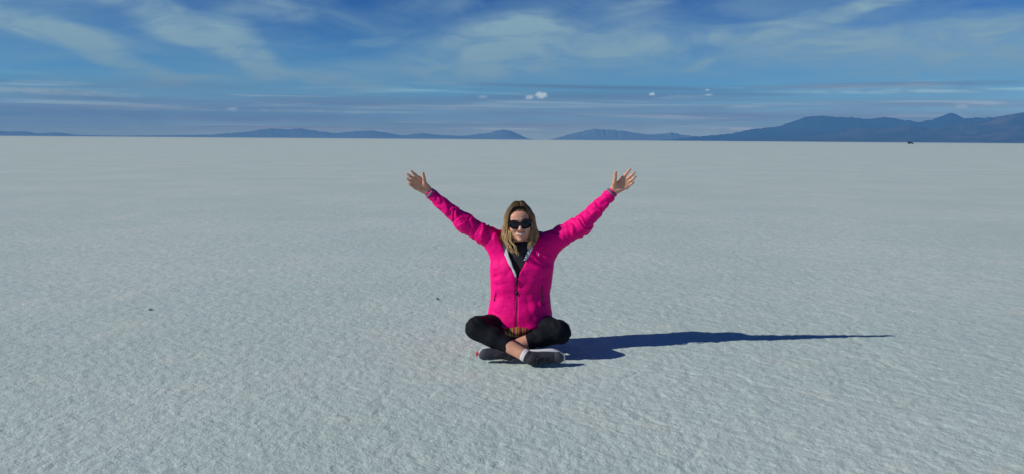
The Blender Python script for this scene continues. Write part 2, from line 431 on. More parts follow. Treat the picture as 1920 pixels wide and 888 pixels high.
def tube(path, radii, n=8, cap=True, V=None, F=None, flat=1.0, up=(0, 0, 1)):
    V = [] if V is None else V; F = [] if F is None else F
    path = [Vector(p) for p in path]; m = len(path); o = len(V)
    prev = None
    for i_, p in enumerate(path):
        t = (path[min(i_ + 1, m - 1)] - path[max(i_ - 1, 0)]).normalized()
        u = Vector(up) if prev is None else prev
        a = t.cross(u)
        if a.length < 1e-4: a = t.cross(Vector((1, 0.1, 0)))
        a.normalize(); b_ = a.cross(t).normalized(); prev = b_
        r = radii[i_] if hasattr(radii, '__len__') else radii
        for k in range(n):
            th = 2 * math.pi * k / n
            V.append(tuple(p + a * (r * math.cos(th)) + b_ * (r * flat * math.sin(th))))
    for i_ in range(m - 1):
        for k in range(n):
            F.append((o + i_ * n + k, o + i_ * n + (k + 1) % n, o + (i_ + 1) * n + (k + 1) % n, o + (i_ + 1) * n + k))
    if cap:
        F.append(tuple(o + k for k in range(n))[::-1]); F.append(tuple(o + (m - 1) * n + k for k in range(n)))
    return V, F

# --- joints (metres)
NECK = (0.050, 4.545, 0.60)
SHL, ELL, WRL = (-0.070, 4.535, 0.626), (-0.276, 4.515, 0.750), (-0.482, 4.495, 0.930)
SHR, ELR, WRR = (0.200, 4.535, 0.622), (0.402, 4.500, 0.742), (0.580, 4.475, 0.944)
HIPL, KNL, ANL = (-0.030, 4.575, 0.125), (-0.194, 4.305, 0.176), (0.112, 4.148, 0.043)
HIPR, KNR, ANR = (0.140, 4.575, 0.125), (0.271, 4.315, 0.157), (-0.040, 4.255, 0.066)

# --- head frame
HC = np.array((0.044, 4.485, 0.758))
HM = np.array(Matrix.Rotation(R(-3.5), 3, 'Y') @ Matrix.Rotation(R(-3), 3, 'X') @ Matrix.Rotation(R(1.5), 3, 'Z'))
def hp(p): return tuple(HC + HM @ np.array(p, float))
def hE(c, r, k=.01, op='u'): return ell(hp(c), r, k, op, rot=HM)
def hC(a, b, ra, rb, k=.01, op='u', squash=None):
    if squash: squash = (HM @ np.array(squash[0], float), squash[1])
    return cone(hp(a), hp(b), ra, rb, k, op, squash=squash)

head = [hE((0, .018, .034), (.073, .090, .074)), hE((0, -.022, -.020), (.0635, .062, .076), .02), hE((0, -.030, -.066), (.044, .046, .034), .022),
        hE((0, -.070, -.089), (.017, .014, .013), .018), hE((0, -.060, .040), (.050, .028, .030), .02)]
for s in (-1, 1):
    head += [hE((s * .036, -.062, -.030), (.021, .020, .019), .016), hC((s * .010, -.080, .020), (s * .044, -.068, .020), .009, .008, .012),
             hE((s * .031, -.092, .000), (.016, .012, .010), .008, 's'), hE((s * .031, -.072, .0), (.0125, .0125, .0125), .003),
             hE((s * .074, .012, -.006), (.008, .017, .029), .006), hC((s * .044, -.030, -.062), (s * .060, .005, -.040), .014, .014, .02)]
head += [hC((0, -.080, .008), (0, -.101, -.030), .0075, .0105, .008), hE((-.0105, -.093, -.034), (.0065, .009, .0065), .006), hE((.0105, -.093, -.034), (.0065, .009, .0065), .006)]
MOUTH = [(-.030, -.0735, -.0490), (-.017, -.0838, -.0588), (0, -.0873, -.0625), (.017, -.0838, -.0588), (.030, -.0735, -.0490)]
for a, b in zip(MOUTH[:-1], MOUTH[1:]):
    up = lambda p, dz, dy=0: (p[0], p[1] + dy, p[2] + dz)
    ra_, rb_ = (.0036 if abs(a[0]) < .02 else .0012), (.0036 if abs(b[0]) < .02 else .0012)
    head += [hC(up(a, .0062), up(b, .0062), ra_, rb_, .004), hC(up(a, -.0066), up(b, -.0066), ra_ + .0006, rb_ + .0006, .004)]
for a, b in zip(MOUTH[:-1], MOUTH[1:]):
    head += [hC(up(a, 0, -.003), up(b, 0, -.003), .0046 if abs(a[0]) < .02 else .0025, .0046 if abs(b[0]) < .02 else .0025, .002, 's')]
neck = [cone(hp((0, .022, -.050)), NECK, .050, .056, .02)]

body = head + neck
body += [cone((0.052, 4.55, 0.56), (0.054, 4.57, 0.20), .098, .105, .05, squash=((0, 1, 0), .78)),
         cone((-0.03, 4.555, 0.555), (0.14, 4.555, 0.555), .045, .045, .03),
         cone((-0.01, 4.58, 0.125), (0.12, 4.58, 0.125), .085, .085, .05)]
for a, b, c_ in ((SHL, ELL, WRL), (SHR, ELR, WRR)):
    body += [cone(a, b, .036, .036, .02), cone(b, c_, .036, .0225, .01)]
for h_, k_, a_ in ((HIPL, KNL, ANL), (HIPR, KNR, ANR)):
    body += [cone(h_, k_, .074, .052, .03), cone(k_, a_, .050, .031, .015)]

# hands: wrist, four fingers as base > tip, thumb; palm towards the viewer, fingers a little bent forward
def lerp(a, b, t): return tuple(a[i] + (b[i] - a[i]) * t for i in range(3))
def hand(wr, knuck, tips, thumb, sgn):
    out = []
    radii = [.0088, .0092, .0088, .0076]
    w = np.array(wr, float)
    across = np.array(knuck[0]) - np.array(knuck[3]); across /= np.linalg.norm(across)
    for i_, (kb, tp) in enumerate(zip(knuck, tips)):
        root = tuple(w + across * (.013 - .0088 * i_) + np.array((0, .0, 0)))
        out.append(cone(root, kb, .0125, .0102, .012))
    cen = np.mean(np.array(knuck), 0) * .5 + w * .5
    out.append(cone(tuple(w + across * .012), tuple(np.array(thumb[1])), .014, .0125, .014))      # ball of the thumb
    out.append(cone(tuple(w - across * .012), tuple(np.array(knuck[3]) * .55 + w * .45 - across * .003), .013, .0115, .012))
    for i_, (kb, tp) in enumerate(zip(knuck, tips)):
        kb = np.array(kb); tp = np.array(tp); r = radii[i_]
        bend = np.array((0, -.0045 + .009 * 0, 0)) + (tp - kb) * 0
        p1 = kb + (tp - kb) * .46 + np.array((0, -.004, 0)) + across * 0; p2 = kb + (tp - kb) * .75 + np.array((0, -.005, 0))
        out += [cone(tuple(kb), tuple(p1), r * 1.02, r * .95, .012), cone(tuple(p1), tuple(p2), r * .95, r * .86, .003), cone(tuple(p2), tuple(tp), r * .86, r * .74, .003)]
    t = [np.array(q) for q in thumb]
    out += [cone(tuple(t[1]), tuple(t[2]), .0115, .0100, .008), cone(tuple(t[2]), tuple(t[3]), .0100, .0078, .003)]
    return out
body += hand((-.492, 4.490, .942), [(-.537, 4.474, 1.012), (-.5525, 4.472, .998), (-.5605, 4.472, .978), (-.5615, 4.474, .958)],
             [(-.581, 4.448, 1.056), (-.603, 4.442, 1.038), (-.606, 4.444, 1.013), (-.598, 4.452, .984)],
             [(-.492, 4.485, .955), (-.506, 4.462, .984), (-.5085, 4.450, 1.016), (-.5125, 4.442, 1.045)], -1)
body += hand((.589, 4.470, .955), [(.632, 4.455, 1.024), (.648, 4.452, 1.011), (.657, 4.452, .992), (.659, 4.455, .972)],
             [(.671, 4.430, 1.076), (.696, 4.424, 1.057), (.703, 4.426, 1.033), (.694, 4.434, 1.001)],
             [(.588, 4.468, .968), (.586, 4.446, .996), (.588, 4.436, 1.027), (.589, 4.430, 1.058)], 1)

skin, T, bs = material('skin', (0.60, 0.31, 0.21), 0.5)
bs.inputs['Subsurface Weight'].default_value = 0.12; bs.inputs['Subsurface Radius'].default_value = (1.0, .35, .2); bs.inputs['Subsurface Scale'].default_value = 0.008
co = obj_coord(T)
T.l.new(T.mix(T.ramp(T.noise(co, 30.0, 4.0), .4, .68), (0.70, 0.37, 0.24), (0.66, 0.30, 0.20)), bs.inputs['Base Color'])
add_bump(T, bs, T.noise(co, 260.0, 3.0), 0.25, 0.002)
lips, _, _ = material('lips', (0.50, 0.17, 0.14), 0.4)
bv, bf = mesh_sdf(body, (-.70, 4.0, -.02), (.78, 4.72, 1.12), .0028)
person = link_mesh('person', bv, bf, [skin, lips], origin=BASE)
person.location = BASE
person['label'] = 'woman in a pink jacket sitting cross-legged on the salt with both arms raised'
person['category'] = 'person'
# lips: faces beside the mouth line
fc = bv[bf].mean(1); q = (fc - HC) @ HM
mi = np.zeros(len(bf), dtype=np.int32)
for a, b in zip(MOUTH[:-1], MOUTH[1:]):
    for dz, r in ((.0062, .0036), (-.0066, .0042)):
        aa = np.array(a) + (0, 0, dz); bb = np.array(b) + (0, 0, dz); ab = bb - aa
        t = np.clip((q - aa) @ ab / (ab @ ab), 0, 1); mi[(np.linalg.norm(q - aa - t[:, None] * ab, axis=1) < r) & (np.abs(q[:, 0]) < .023)] = 1
if len(person.data.polygons) == len(mi): person.data.polygons.foreach_set('material_index', mi)

def piece(name, prims, lo, hi, h, mat, parent=None, disp=None):
    v, f = mesh_sdf(prims, lo, hi, h, disp)
    return link_mesh(name, v, f, mat, parent or person, origin=BASE)
def poly(name, V, F, mat, parent=None, smooth=True):
    return link_mesh(name, V, F, mat, parent or person, origin=BASE, smooth=smooth)

# teeth
enamel, _, _ = material('enamel', (0.86, 0.84, 0.79), 0.25)
tp_ = [hp((p[0] * .92, p[1] + .0028, p[2] + .0012)) for p in MOUTH]
V, F = tube(tp_, [.0016, .0044, .0050, .0044, .0016], 8)
poly('teeth', V, F, enamel)

# --- jacket ---------------------------------------------------------------
# torso profile: z, centre x, half width, centre y, half depth
PROF = np.array([(.100, .050, .186, 4.540, .150), (.160, .051, .197, 4.532, .160), (.200, .051, .194, 4.535, .156), (.300, .052, .180, 4.540, .140), (.350, .053, .180, 4.540, .136), (.430, .056, .186, 4.535, .138),
                 (.500, .060, .190, 4.532, .136), (.560, .062, .186, 4.538, .118), (.610, .062, .165, 4.548, .092), (.650, .058, .110, 4.553, .072), (.685, .054, .075, 4.556, .062)])
def torso(off=0.0, z0=.150, z1=.665, k=.01, fr=None):
    def f(p):
        z = np.clip(p[:, 2], PROF[0, 0], PROF[-1, 0])
        cx, a, cy, b = (np.interp(z, PROF[:, 0], PROF[:, i_]) for i_ in range(1, 5))
        a = a + off; b = b + off
        e = 2.35
        q = (np.abs((p[:, 0] - cx) / a) ** e + np.abs((p[:, 1] - cy) / b) ** e) ** (1 / e)
        d = (q - 1) * np.minimum(a, b) * .93
        lo_ = z0 + off * 0; hi_ = z1
        dz = np.maximum(lo_ - p[:, 2], p[:, 2] - hi_)
        r = .012
        return np.maximum(d, dz) if True else d
    return P(f, k, 'u')
def vee(half_top, zt, zb, xb, xl, xr, shift=0.0, k=.004, op='s'):
    """the open front of the jacket: a wedge from (xb, zb) up to xl..xr at height zt"""
    def f(p):
        t = (p[:, 2] - zb) / (zt - zb)
        L = xb + (xl - xb) * t; Rg = xb + (xr - xb) * t
        w = np.maximum(L - p[:, 0], p[:, 0] - Rg) * .86
        return np.maximum(w + shift, p[:, 1] - 4.545)
    return P(f, k, op)
def sleeve(a, b, c_, r0, r1, r2, k=.03):
    return [cone(a, b, r0, r1, k), cone(b, c_, r1, r2, .03)]
CUL = lerp(ELL, WRL, .955); CUR = lerp(ELR, WRR, .955)
jk = [torso()] + sleeve(SHL, ELL, CUL, .074, .056, .037, .055) + sleeve(SHR, ELR, CUR, .076, .060, .038, .055)
jk[1].k = .05
ARMS = [(np.array(SHL), np.array(ELL), np.array(CUL)), (np.array(SHR), np.array(ELR), np.array(CUR))]
def folds(p):
    d = np.zeros(len(p))
    x, y, z = p.T
    # sleeves: rings of compressed cloth, tighter by the elbow
    for n_, (a, b, c_) in enumerate(ARMS):
        L1 = np.linalg.norm(b - a); L2 = np.linalg.norm(c_ - b)
        u1 = (b - a) / L1; u2 = (c_ - b) / L2
        s1 = (p - a) @ u1; s2 = (p - b) @ u2
        s_ = np.where(s2 > 0, L1 + s2, s1)
        w = np.clip((s_ - .03) / .05, 0, 1)
        v_ = np.array((0, 1., 0)); lat = p @ v_
        nrm_ = np.cross(u1, v_); lat2 = (p - a) @ nrm_
        ph = s_ * 30 + lat * 9 * (1 if n_ else -1) + lat2 * 14 + (vnoise(x * 16, y * 16, z * 16) - .5) * 3.0
        ridge = np.abs(vnoise(ph, lat * 9 + 3 + n_ * 7, lat2 * 5) * 2 - 1)
        ph2 = s_ * 62 + lat * 22 - lat2 * 18
        ridge2 = np.abs(vnoise(ph2, lat * 16 + 31, lat2 * 12 + n_) * 2 - 1)
        d += w * ((.5 - ridge) * .014 + (.5 - ridge2) * .006)
    wt = np.clip((.19 - np.abs(x - .055)) / .04, 0, 1) * np.clip((.62 - z) / .06, 0, 1)
    t1 = np.abs(vnoise(x * 7 + z * 6, y * 6, z * 15 - x * 7 + 4) * 2 - 1)
    t2 = np.abs(vnoise(x * 14 - z * 11 + 9, y * 9 + 5, z * 24 + x * 12) * 2 - 1)
    t3 = np.abs(vnoise(x * 20 + z * 5 + 9, y * 9 + 5, z * 7) * 2 - 1)
    d += wt * ((.5 - t1) * .008 + (.5 - t2) * .004 + (.5 - t3) * .004)
    # gathered at the waist line and along the front fastening
    d += .006 * np.exp(-((x - .030) / .006) ** 2) * (y < 4.5) * (z < .46)
    return d
VIN = dict(half_top=0, zt=.690, zb=.448, xb=.028, xl=-.088, xr=.154)
jk_open = jk + [vee(**VIN)]
# hollow for the neck
jk_open += [cone(hp((0, .030, -.06)), (0.054, 4.555, 0.60), .066, .066, .01, 's')]
# sleeve ends cut square
pink, T, bs = material('pink_shell', (0.90, 0.005, 0.225), 0.6)
co = obj_coord(T)
T.l.new(T.mix(T.ramp(T.noise(co, 9.0, 4.0), .35, .7), (0.98, 0.003, 0.235), (0.93, 0.003, 0.21)), bs.inputs['Base Color'])
bs.inputs['Specular IOR Level'].default_value = .12
hb = T.math('ADD', T.math('MULTIPLY', T.noise(obj_coord(T, (1, 1, 2.2)), 26.0, 4.0, .55, .8), 1.0), T.math('MULTIPLY', T.noise(co, 500.0, 2.0), .05))
add_bump(T, bs, hb, 0.4, 0.008)
jacket = piece('jacket', jk_open, (-.56, 4.30, .10), (.68, 4.76, 1.04), .0042, pink, disp=folds)

grey, _, _ = material('grey_lining', (0.17, 0.14, 0.20), 0.8)
fleece, T, bs = material('white_lining', (0.62, 0.66, 0.66), 0.95)
add_bump(T, bs, T.noise(obj_coord(T), 220.0, 4.0), 0.4, 0.004)
# turned-out front edges of pale lining; the right one only shows above the chest
def band(xo_l, wd, zt, zb, z0, right=False, xb=.028):
    def f(p):
        t = (p[:, 2] - zb) / (zt - zb)
        a = xb + (xo_l - xb) * t; b = a + (wd if not right else -wd) * (.35 + .65 * np.clip(t, 0, 1))
        lo_, hi_ = (a, b) if not right else (b, a)
        w = np.maximum(lo_ - p[:, 0], p[:, 0] - hi_) * .86
        return np.maximum(np.maximum(w, p[:, 1] - 4.56), z0 - p[:, 2])
    return P(f, .003, 'i')
lining = piece('lining', [torso(.0035, z1=.668), band(-.104, .042, .690, .436, .44)] , (-.13, 4.34, .42), (.10, 4.60, .70), .0026, fleece, jacket, disp=lambda p: folds(p) * .7)
lining2 = piece('lining', [torso(.0035, z1=.668), band(.166, .036, .690, .440, .545, True)], (.03, 4.36, .50), (.20, 4.60, .70), .0026, fleece, jacket, disp=lambda p: folds(p) * .7)
# grey stand-up collar / hood rolled behind the neck
V, F = tube([(-.112, 4.52, .668), (-.095, 4.575, .688), (-.03, 4.622, .680), (.05, 4.642, .682), (.12, 4.625, .680), (.175, 4.58, .680), (.190, 4.53, .664)], [.010, .022, .030, .032, .030, .022, .010], 12, flat=.8)
poly('hood', V, F, grey, jacket)
# cuffs
for wr, el_, hd in ((WRL, ELL, 1), (WRR, ELR, 1)):
    a = lerp(el_, wr, .95); b = lerp(el_, wr, 1.0)
    V, F = tube([a, lerp(a, b, .5), b, lerp(a, b, .96)], [.0370, .0366, .033, .027], 20, flat=.92)
    poly('cuff', V, F, grey, jacket)
# zip, slider, pocket zips, small chest badge
dkred, _, _ = material('zip_tape', (0.30, 0.008, 0.08), 0.5)
metal_dk, _, _ = material('zip_metal', (0.05, 0.02, 0.03), 0.3, Metallic=0.6)
def front_y(x, z, off=0.0):
    cx, a, cy, b = (np.interp(z, PROF[:, 0], PROF[:, i_]) for i_ in range(1, 5))
    t = min(abs((x - cx) / a), .98)
    y = cy - b * (1 - t ** 2.35) ** (1 / 2.35)
    p0 = np.array([[x, y, z]]); return float(y + folds(p0)[0] * .95 - off)
def strip(name, pts, r, mat, parent, off=.002, flat=.5):
    V, F = tube([(x, front_y(x, z, off), z) for x, z in pts], r, 8, flat=flat, up=(0, 1, 0)); return poly(name, V, F, mat, parent)
zz = np.linspace(.452, .168, 26)
zipper = strip('zip', [(.0285 + .002 * math.sin(z * 40), z) for z in zz], .0042, dkred, jacket, .001, .6)
V, F = tube([(.0285, front_y(.0285, .440, .006), .440), (.029, front_y(.029, .425, .009), .428), (.029, front_y(.029, .405, .008), .404)], [.006, .0065, .0035], 8, flat=.6); poly('zip_slider', V, F, metal_dk, zipper)
V, F = tube([(.029, front_y(.029, .365, .006), .372), (.029, front_y(.029, .35, .008), .348)], [.0045, .006], 8, flat=.6); poly('snap', V, F, metal_dk, zipper)
strip('pocket', [(-.0925, .355), (-.096, .335), (-.100, .315), (-.102, .300)], .0028, metal_dk, jacket, .0015)
strip('pocket', [(.178, .40), (.179, .36), (.180, .32), (.181, .28)], .0026, metal_dk, jacket, .001)
white_thread, _, _ = material('white_thread', (0.75, 0.6, 0.68), 0.6)
strip('badge', [(.146, .606), (.150, .600), (.1535, .594)], .0042, white_thread, jacket, .003)
strip('badge', [(.1545, .590), (.1555, .583), (.156, .575)], .0020, white_thread, jacket, .003)
seam, _, _ = material('seam_pink', (0.55, 0.006, 0.15), 0.6)
#strip('seam', [(-.082 + .0 * z, z) for z in np.linspace(.54, .375, 12)], .0016, seam, jacket, .0)
#strip('seam', [(.180, z) for z in np.linspace(.55, .41, 10)], .0016, seam, jacket, .0)

# --- shirt in the opening, striped top at the lap
black, T, bs = material('black_knit', (0.012, 0.013, 0.018), 0.85)
add_bump(T, bs, T.noise(obj_coord(T), 150.0, 3.0), .3, .003)
piece('shirt', [torso(-.024, z0=.43, z1=.628), cone((0.052, 4.50, .60), (0.052, 4.53, .615), .062, .060, .02)], (-.15, 4.36, .28), (.27, 4.70, .70), .0045, black,
      disp=lambda p: (vnoise(p[:, 0] * 30, p[:, 1] * 10, p[:, 2] * 12) - .5) * .008)
stripes, T, bs = material('striped_knit', (0.2, 0.03, 0.03), 0.9)
xs = T.node('ShaderNodeSeparateXYZ', {0: obj_coord(T)}).outputs[0]
ph = T.math('FRACT', T.math('MULTIPLY', xs, 27.0))
cr = T.node('ShaderNodeValToRGB', {0: ph}); cr.color_ramp.interpolation = 'CONSTANT'
els_ = cr.color_ramp.elements; els_[0].color = (.32, .02, .04, 1); els_[1].position = .18; els_[1].color = (.02, .02, .02, 1)
for ps, cc in ((.30, (.42, .32, .05, 1)), (.46, (.05, .12, .05, 1)), (.60, (.35, .03, .03, 1)), (.76, (.45, .22, .06, 1)), (.88, (.03, .02, .03, 1))):
    e_ = els_.new(ps); e_.color = cc
T.l.new(cr.outputs[0], bs.inputs['Base Color'])
piece('striped_hem', [ell((.048, 4.50, .138), (.120, .148, .050), .01)], (-.13, 4.32, .08), (.22, 4.6, .21), .004, stripes,
      disp=lambda p: (vnoise(p[:, 0] * 45, p[:, 1] * 10, p[:, 2] * 12) - .5) * .010)

# --- leggings
leg_m, T, bs = material('black_legging', (0.0045, 0.0065, 0.011), 0.8)
bs.inputs['Specular IOR Level'].default_value = .2
add_bump(T, bs, T.noise(obj_coord(T, (1, 1, 1)), 34.0, 4.0), .35, .006)
HEML = lerp(KNL, ANL, .60); HEMR = lerp(KNR, ANR, .60)
calfL = lerp(KNL, ANL, .32); calfR = lerp(KNR, ANR, .32)
calfL = (calfL[0], calfL[1] + .004, calfL[2] - .006)
legs = [cone((-0.012, 4.59, .112), (.118, 4.59, .112), .098, .098, .04),
        cone(HIPL, KNL, .090, .066, .04), cone((KNL[0] + .002, KNL[1] - .006, KNL[2] - .004), calfL, .064, .058, .03), cone(calfL, HEML, .058, .0425, .015, flat=True),
        cone(HIPR, KNR, .090, .066, .02), cone((KNR[0], KNR[1] - .004, KNR[2] - .006), calfR, .064, .056, .03), cone(calfR, HEMR, .056, .0415, .015, flat=True)]
def leg_folds(p):
    x, y, z = p.T
    a = np.abs(vnoise(x * 22 + z * 18, y * 14, z * 22 - x * 10) * 2 - 1)
    return (.5 - a) * .008
piece('leggings', legs, (-.30, 4.08, -.01), (.38, 4.76, .27), .0040, leg_m, disp=leg_folds)

# --- shoes
shoe_up, T, bs = material('dark_mesh_upper', (0.028, 0.030, 0.042), 0.8)
add_bump(T, bs, T.node('ShaderNodeTexVoronoi', {'Vector': obj_coord(T), 'Scale': 260.0}).outputs['Distance'], .5, .002)
shoe_wh, _, _ = material('white_rubber', (0.72, 0.72, 0.72), 0.5)
shoe_rd, _, _ = material('red_rubber', (0.42, 0.012, 0.03), 0.45)
toe_m, _, _ = material('grey_suede', (0.060, 0.063, 0.078), 0.75)
lace_m, _, _ = material('lace', (0.02, 0.02, 0.025), 0.8)
sock_m, T, bs = material('white_sock', (0.66, 0.66, 0.69), 0.95)
add_bump(T, bs, T.noise(obj_coord(T), 240.0, 3.0), .6, .004)
def shoe(ankle, knee, Xd, Zd, sc_=1.0, red=1.0):
    Xd = Vector(Xd).normalized(); Zd = Vector(Zd); Zd = (Zd - Xd * Zd.dot(Xd)).normalized(); Yd = Zd.cross(Xd)
    M = np.array([Xd, Yd, Zd]).T * sc_
    O = np.array(ankle) - M @ np.array((.045, 0, .060))
    Mi = np.array([Xd, Yd, Zd]).T
    w = lambda p: tuple(O + M @ np.array(p, float))
    def E(c, r, k=.012, op='u'): return ell(w(c), np.array(r) * sc_, k, op, rot=Mi)
    def C(a, b, ra, rb, k=.012, op='u'): return cone(w(a), w(b), ra * sc_, rb * sc_, k, op)
    up_ = [E((.040, 0, .046), (.040, .031, .042)), C((.045, 0, .050), (.046, 0, .062), .031, .029, .02), C((.07, 0, .050), (.165, 0, .030), .034, .026, .025), E((.198, 0, .027), (.050, .040, .027), .02),
           E((.13, 0, .030), (.07, .037, .032), .02)]
    sd = np.array(knee) - np.array(ankle); sd /= np.linalg.norm(sd)
    up_.append(cone(w((.035, 0, .055)), tuple(np.array(ankle) + sd * .026), .032 * sc_, .030, .02))
    zc = Mi[:, 2]
    up_.append(P(lambda p: (O + M @ np.array((0, 0, .014)) - p) @ zc, .004, 'i'))
    lo_ = np.min([w((x, y, z)) for x in (-.02, .27) for y in (-.06, .06) for z in (-.01, .13)], 0) - .01
    hi_ = np.max([w((x, y, z)) for x in (-.02, .27) for y in (-.06, .06) for z in (-.01, .13)], 0) + .01
    s_ = piece('shoe', up_, lo_, hi_, .0032, shoe_up)
    piece('ankle_collar', [cone(tuple(ankle), tuple(np.array(ankle) + sd * .024), .0325, .0362, .01)], np.array(ankle) - .07, np.array(ankle) + .07, .0032, lace_m, s_)
    piece('tongue', [E((.104, 0, .069), (.046, .023, .014))], lo_, hi_, .0032, lace_m, s_)
    piece('toe_panel', [E((.204, 0, .029), (.047, .0415, .029)), C((.19, 0, .03), (.165, 0, .034), .026, .0275, .01)], lo_, hi_, .0032, toe_m, s_)
    piece('heel_panel', [E((.024, 0, .040), (.029, .0335, .034))], lo_, hi_, .0032, lace_m, s_)
    def outline(n=44, grow=0.0, x0=-.002, x1=.250):
        pts = []
        for i_ in range(n):
            th = 2 * math.pi * i_ / n; cx = (x0 + x1) / 2; hx = (x1 - x0) / 2 + grow
            x = cx + hx * math.copysign(abs(math.cos(th)) ** .75, math.cos(th))
            t = (x - x0) / (x1 - x0)
            hw = np.interp(t, [0, .1, .35, .7, .9, 1], [.030, .034, .033, .045, .040, .030]) + grow
            pts.append((x, hw * math.copysign(abs(math.sin(th)) ** .8, math.sin(th))))
        return pts
    def slab(name, z0, z1, mat, grow, x0=-.002, x1=.250, par=None):
        V, F = [], []; n = 44
        for z, g in ((z0, grow - .003), (z0 + .002, grow), (z1 - .002, grow), (z1, grow - .002)):
            for x, y in outline(n, g, x0, x1):
                toe = .012 * max(0, (x - .17) / .08) ** 2
                V.append(w((x, y, z + toe)))
        for r_ in range(3):
            for i_ in range(n): F.append((r_ * n + i_, r_ * n + (i_ + 1) % n, (r_ + 1) * n + (i_ + 1) % n, (r_ + 1) * n + i_))
        F.append(tuple(range(n))[::-1]); F.append(tuple(3 * n + i_ for i_ in range(n)))
        return poly(name, V, F, mat, par or s_)
    slab('midsole', .003, .024, shoe_wh, .0065); slab('outsole', 0, .0042, lace_m, .001)
    # toe bumper and heel patch
    V, F = tube([w((.250 - .06 * (1 - math.cos(t)) , .041 * math.sin(t), .024 + .006 * math.cos(t))) for t in np.linspace(-.95, .95, 13)], [.002 + .0055 * math.cos(t * 1.4) for t in np.linspace(-.95, .95, 13)], 8)
    poly('toe_cap', V, F, shoe_wh, s_)
    V, F = tube([w((.250 - .06 * (1 - math.cos(t)) , .043 * math.sin(t), .026)) for t in np.linspace(-.55, .35, 9)], [red * q_ for q_ in (.002, .005, .007, .0078, .008, .0078, .007, .005, .002)], 8, flat=1.6)
    poly('toe_badge', V, F, shoe_rd, s_)
    V, F = [], []
    for i_, x in enumerate((.085, .104, .123, .142)):
        zt = np.interp(x, [.07, .165], [.050 + .033, .030 + .027]) + .0085
        tube([w((x - .004, -.020, zt - .009)), w((x, -.008, zt)), w((x + .002, .008, zt)), w((x - .003, .020, zt - .009))], .0034, 6, V=V, F=F)
        tube([w((x + .010, .019, zt - .011)), w((x + .006, .0, zt - .002)), w((x + .012, -.019, zt - .012))], .0028, 6, V=V, F=F)
    tube([w((.080, 0, .088)), w((.078, -.022, .094)), w((.090, -.036, .080)), w((.086, -.010, .086))], .0026, 6, V=V, F=F)
    tube([w((.080, 0, .088)), w((.078, .022, .094)), w((.092, .034, .080)), w((.086, .010, .086))], .0026, 6, V=V, F=F)
    poly('laces', V, F, lace_m, s_)
    return s_
shoe(ANL, KNL, (.97, -.06, -.02), (-.05, -.93, -.26), .88)
shoe((-.008, 4.222, .047), KNR, (-.96, -.20, -.02), (-.20, -.93, -.10), .84, 1.3)
# socks
for kn, an, t0 in ((KNL, ANL, .845), (KNR, (-.008, 4.222, .047), .86)):
    a = lerp(kn, an, t0); b = lerp(kn, an, .97)
    V, F = tube([a, lerp(a, b, .12), lerp(a, b, .5), b], [.0335, .0362, .0358, .034], 18)
    poly('sock', V, F, sock_m)

# --- sunglasses
gl_f, _, _ = material('glossy_black_plastic', (0.006, 0.005, 0.007), 0.2, **{'Specular IOR Level': .3})
gl_l, T, bs = material('dark_lens', (0.004, 0.004, 0.008), 0.10)
bs.inputs['Specular IOR Level'].default_value = .35
def lens_outline(s, grow=0.0, n=28):
    out = []
    for i_ in range(n):
        th = 2 * math.pi * i_ / n
        x = math.copysign(abs(math.cos(th)) ** .78, math.cos(th)); z = math.copysign(abs(math.sin(th)) ** .82, math.sin(th))
        hx = .0290 + grow; hz_ = .0235 + grow
        X_ = s * .0332 + x * hx; Z_ = -.003 + z * hz_ + (.004 * x * s if z > 0 else .005 * x * s)
        out.append((X_, Z_))
    return out
def gy(x, z): return -.099 + 6.2 * x * x * (1 if abs(x) > 0 else 1) - .0 * z
def ring_solid(outer, inner, y_off, th):
    n = len(outer); V, F = [], []
    for pts, dy in ((outer, -th), (inner, -th), (inner, th), (outer, th)):
        for x, z in pts: V.append(hp((x, gy(x, z) + dy + y_off, z)))
    for r_ in range(4):
        for i_ in range(n): F.append((r_ * n + i_, r_ * n + (i_ + 1) % n, ((r_ + 1) % 4) * n + (i_ + 1) % n, ((r_ + 1) % 4) * n + i_))
    return V, F
def slab_solid(o_, y_off, th):
    n = len(o_); V, F = [], []
    for dy in (-th, th):
        cx = sum(p[0] for p in o_) / n; cz = sum(p[1] for p in o_) / n
        for k_ in (1.0, .66, .33):
            for x, z in o_:
                xx, zz_ = cx + (x - cx) * k_, cz + (z - cz) * k_; V.append(hp((xx, gy(xx, zz_) + dy + y_off - .002 * (1 - k_), zz_)))
        V.append(hp((cx, gy(cx, cz) + dy + y_off - .002, cz)))
    m = 3 * n + 1
    for sidx in (0, 1):
        o0 = sidx * m
        for r_ in range(2):
            for i_ in range(n): F.append((o0 + r_ * n + i_, o0 + r_ * n + (i_ + 1) % n, o0 + (r_ + 1) * n + (i_ + 1) % n, o0 + (r_ + 1) * n + i_))
        for i_ in range(n): F.append((o0 + 2 * n + i_, o0 + 2 * n + (i_ + 1) % n, o0 + 3 * n))
    for i_ in range(n): F.append((i_, (i_ + 1) % n, m + (i_ + 1) % n, m + i_))
    return V, F
gV, gF = [], []
for s in (-1, 1):
    V, F = ring_solid(lens_outline(s, .003), lens_outline(s, -.0012), 0, .0022)
    gF += [tuple(i_ + len(gV) for i_ in f) for f in F]; gV += V
    tube([hp((s * .062, gy(.062, 0) - .001, .010)), hp((s * .071, -.060, .010)), hp((s * .077, -.010, .006)), hp((s * .076, .015, -.004))], [.0045, .0035, .0028, .002], 8, V=gV, F=gF)
tube([hp((-.007, -.100, .005)), hp((0, -.103, .008)), hp((.007, -.100, .005))], [.003, .0028, .003], 8, V=gV, F=gF)
glasses = poly('sunglasses', gV, gF, gl_f)
for s in (-1, 1):
    V, F = slab_solid(lens_outline(s, 0), 0, .0012); poly('lens', V, F, gl_l, glasses)

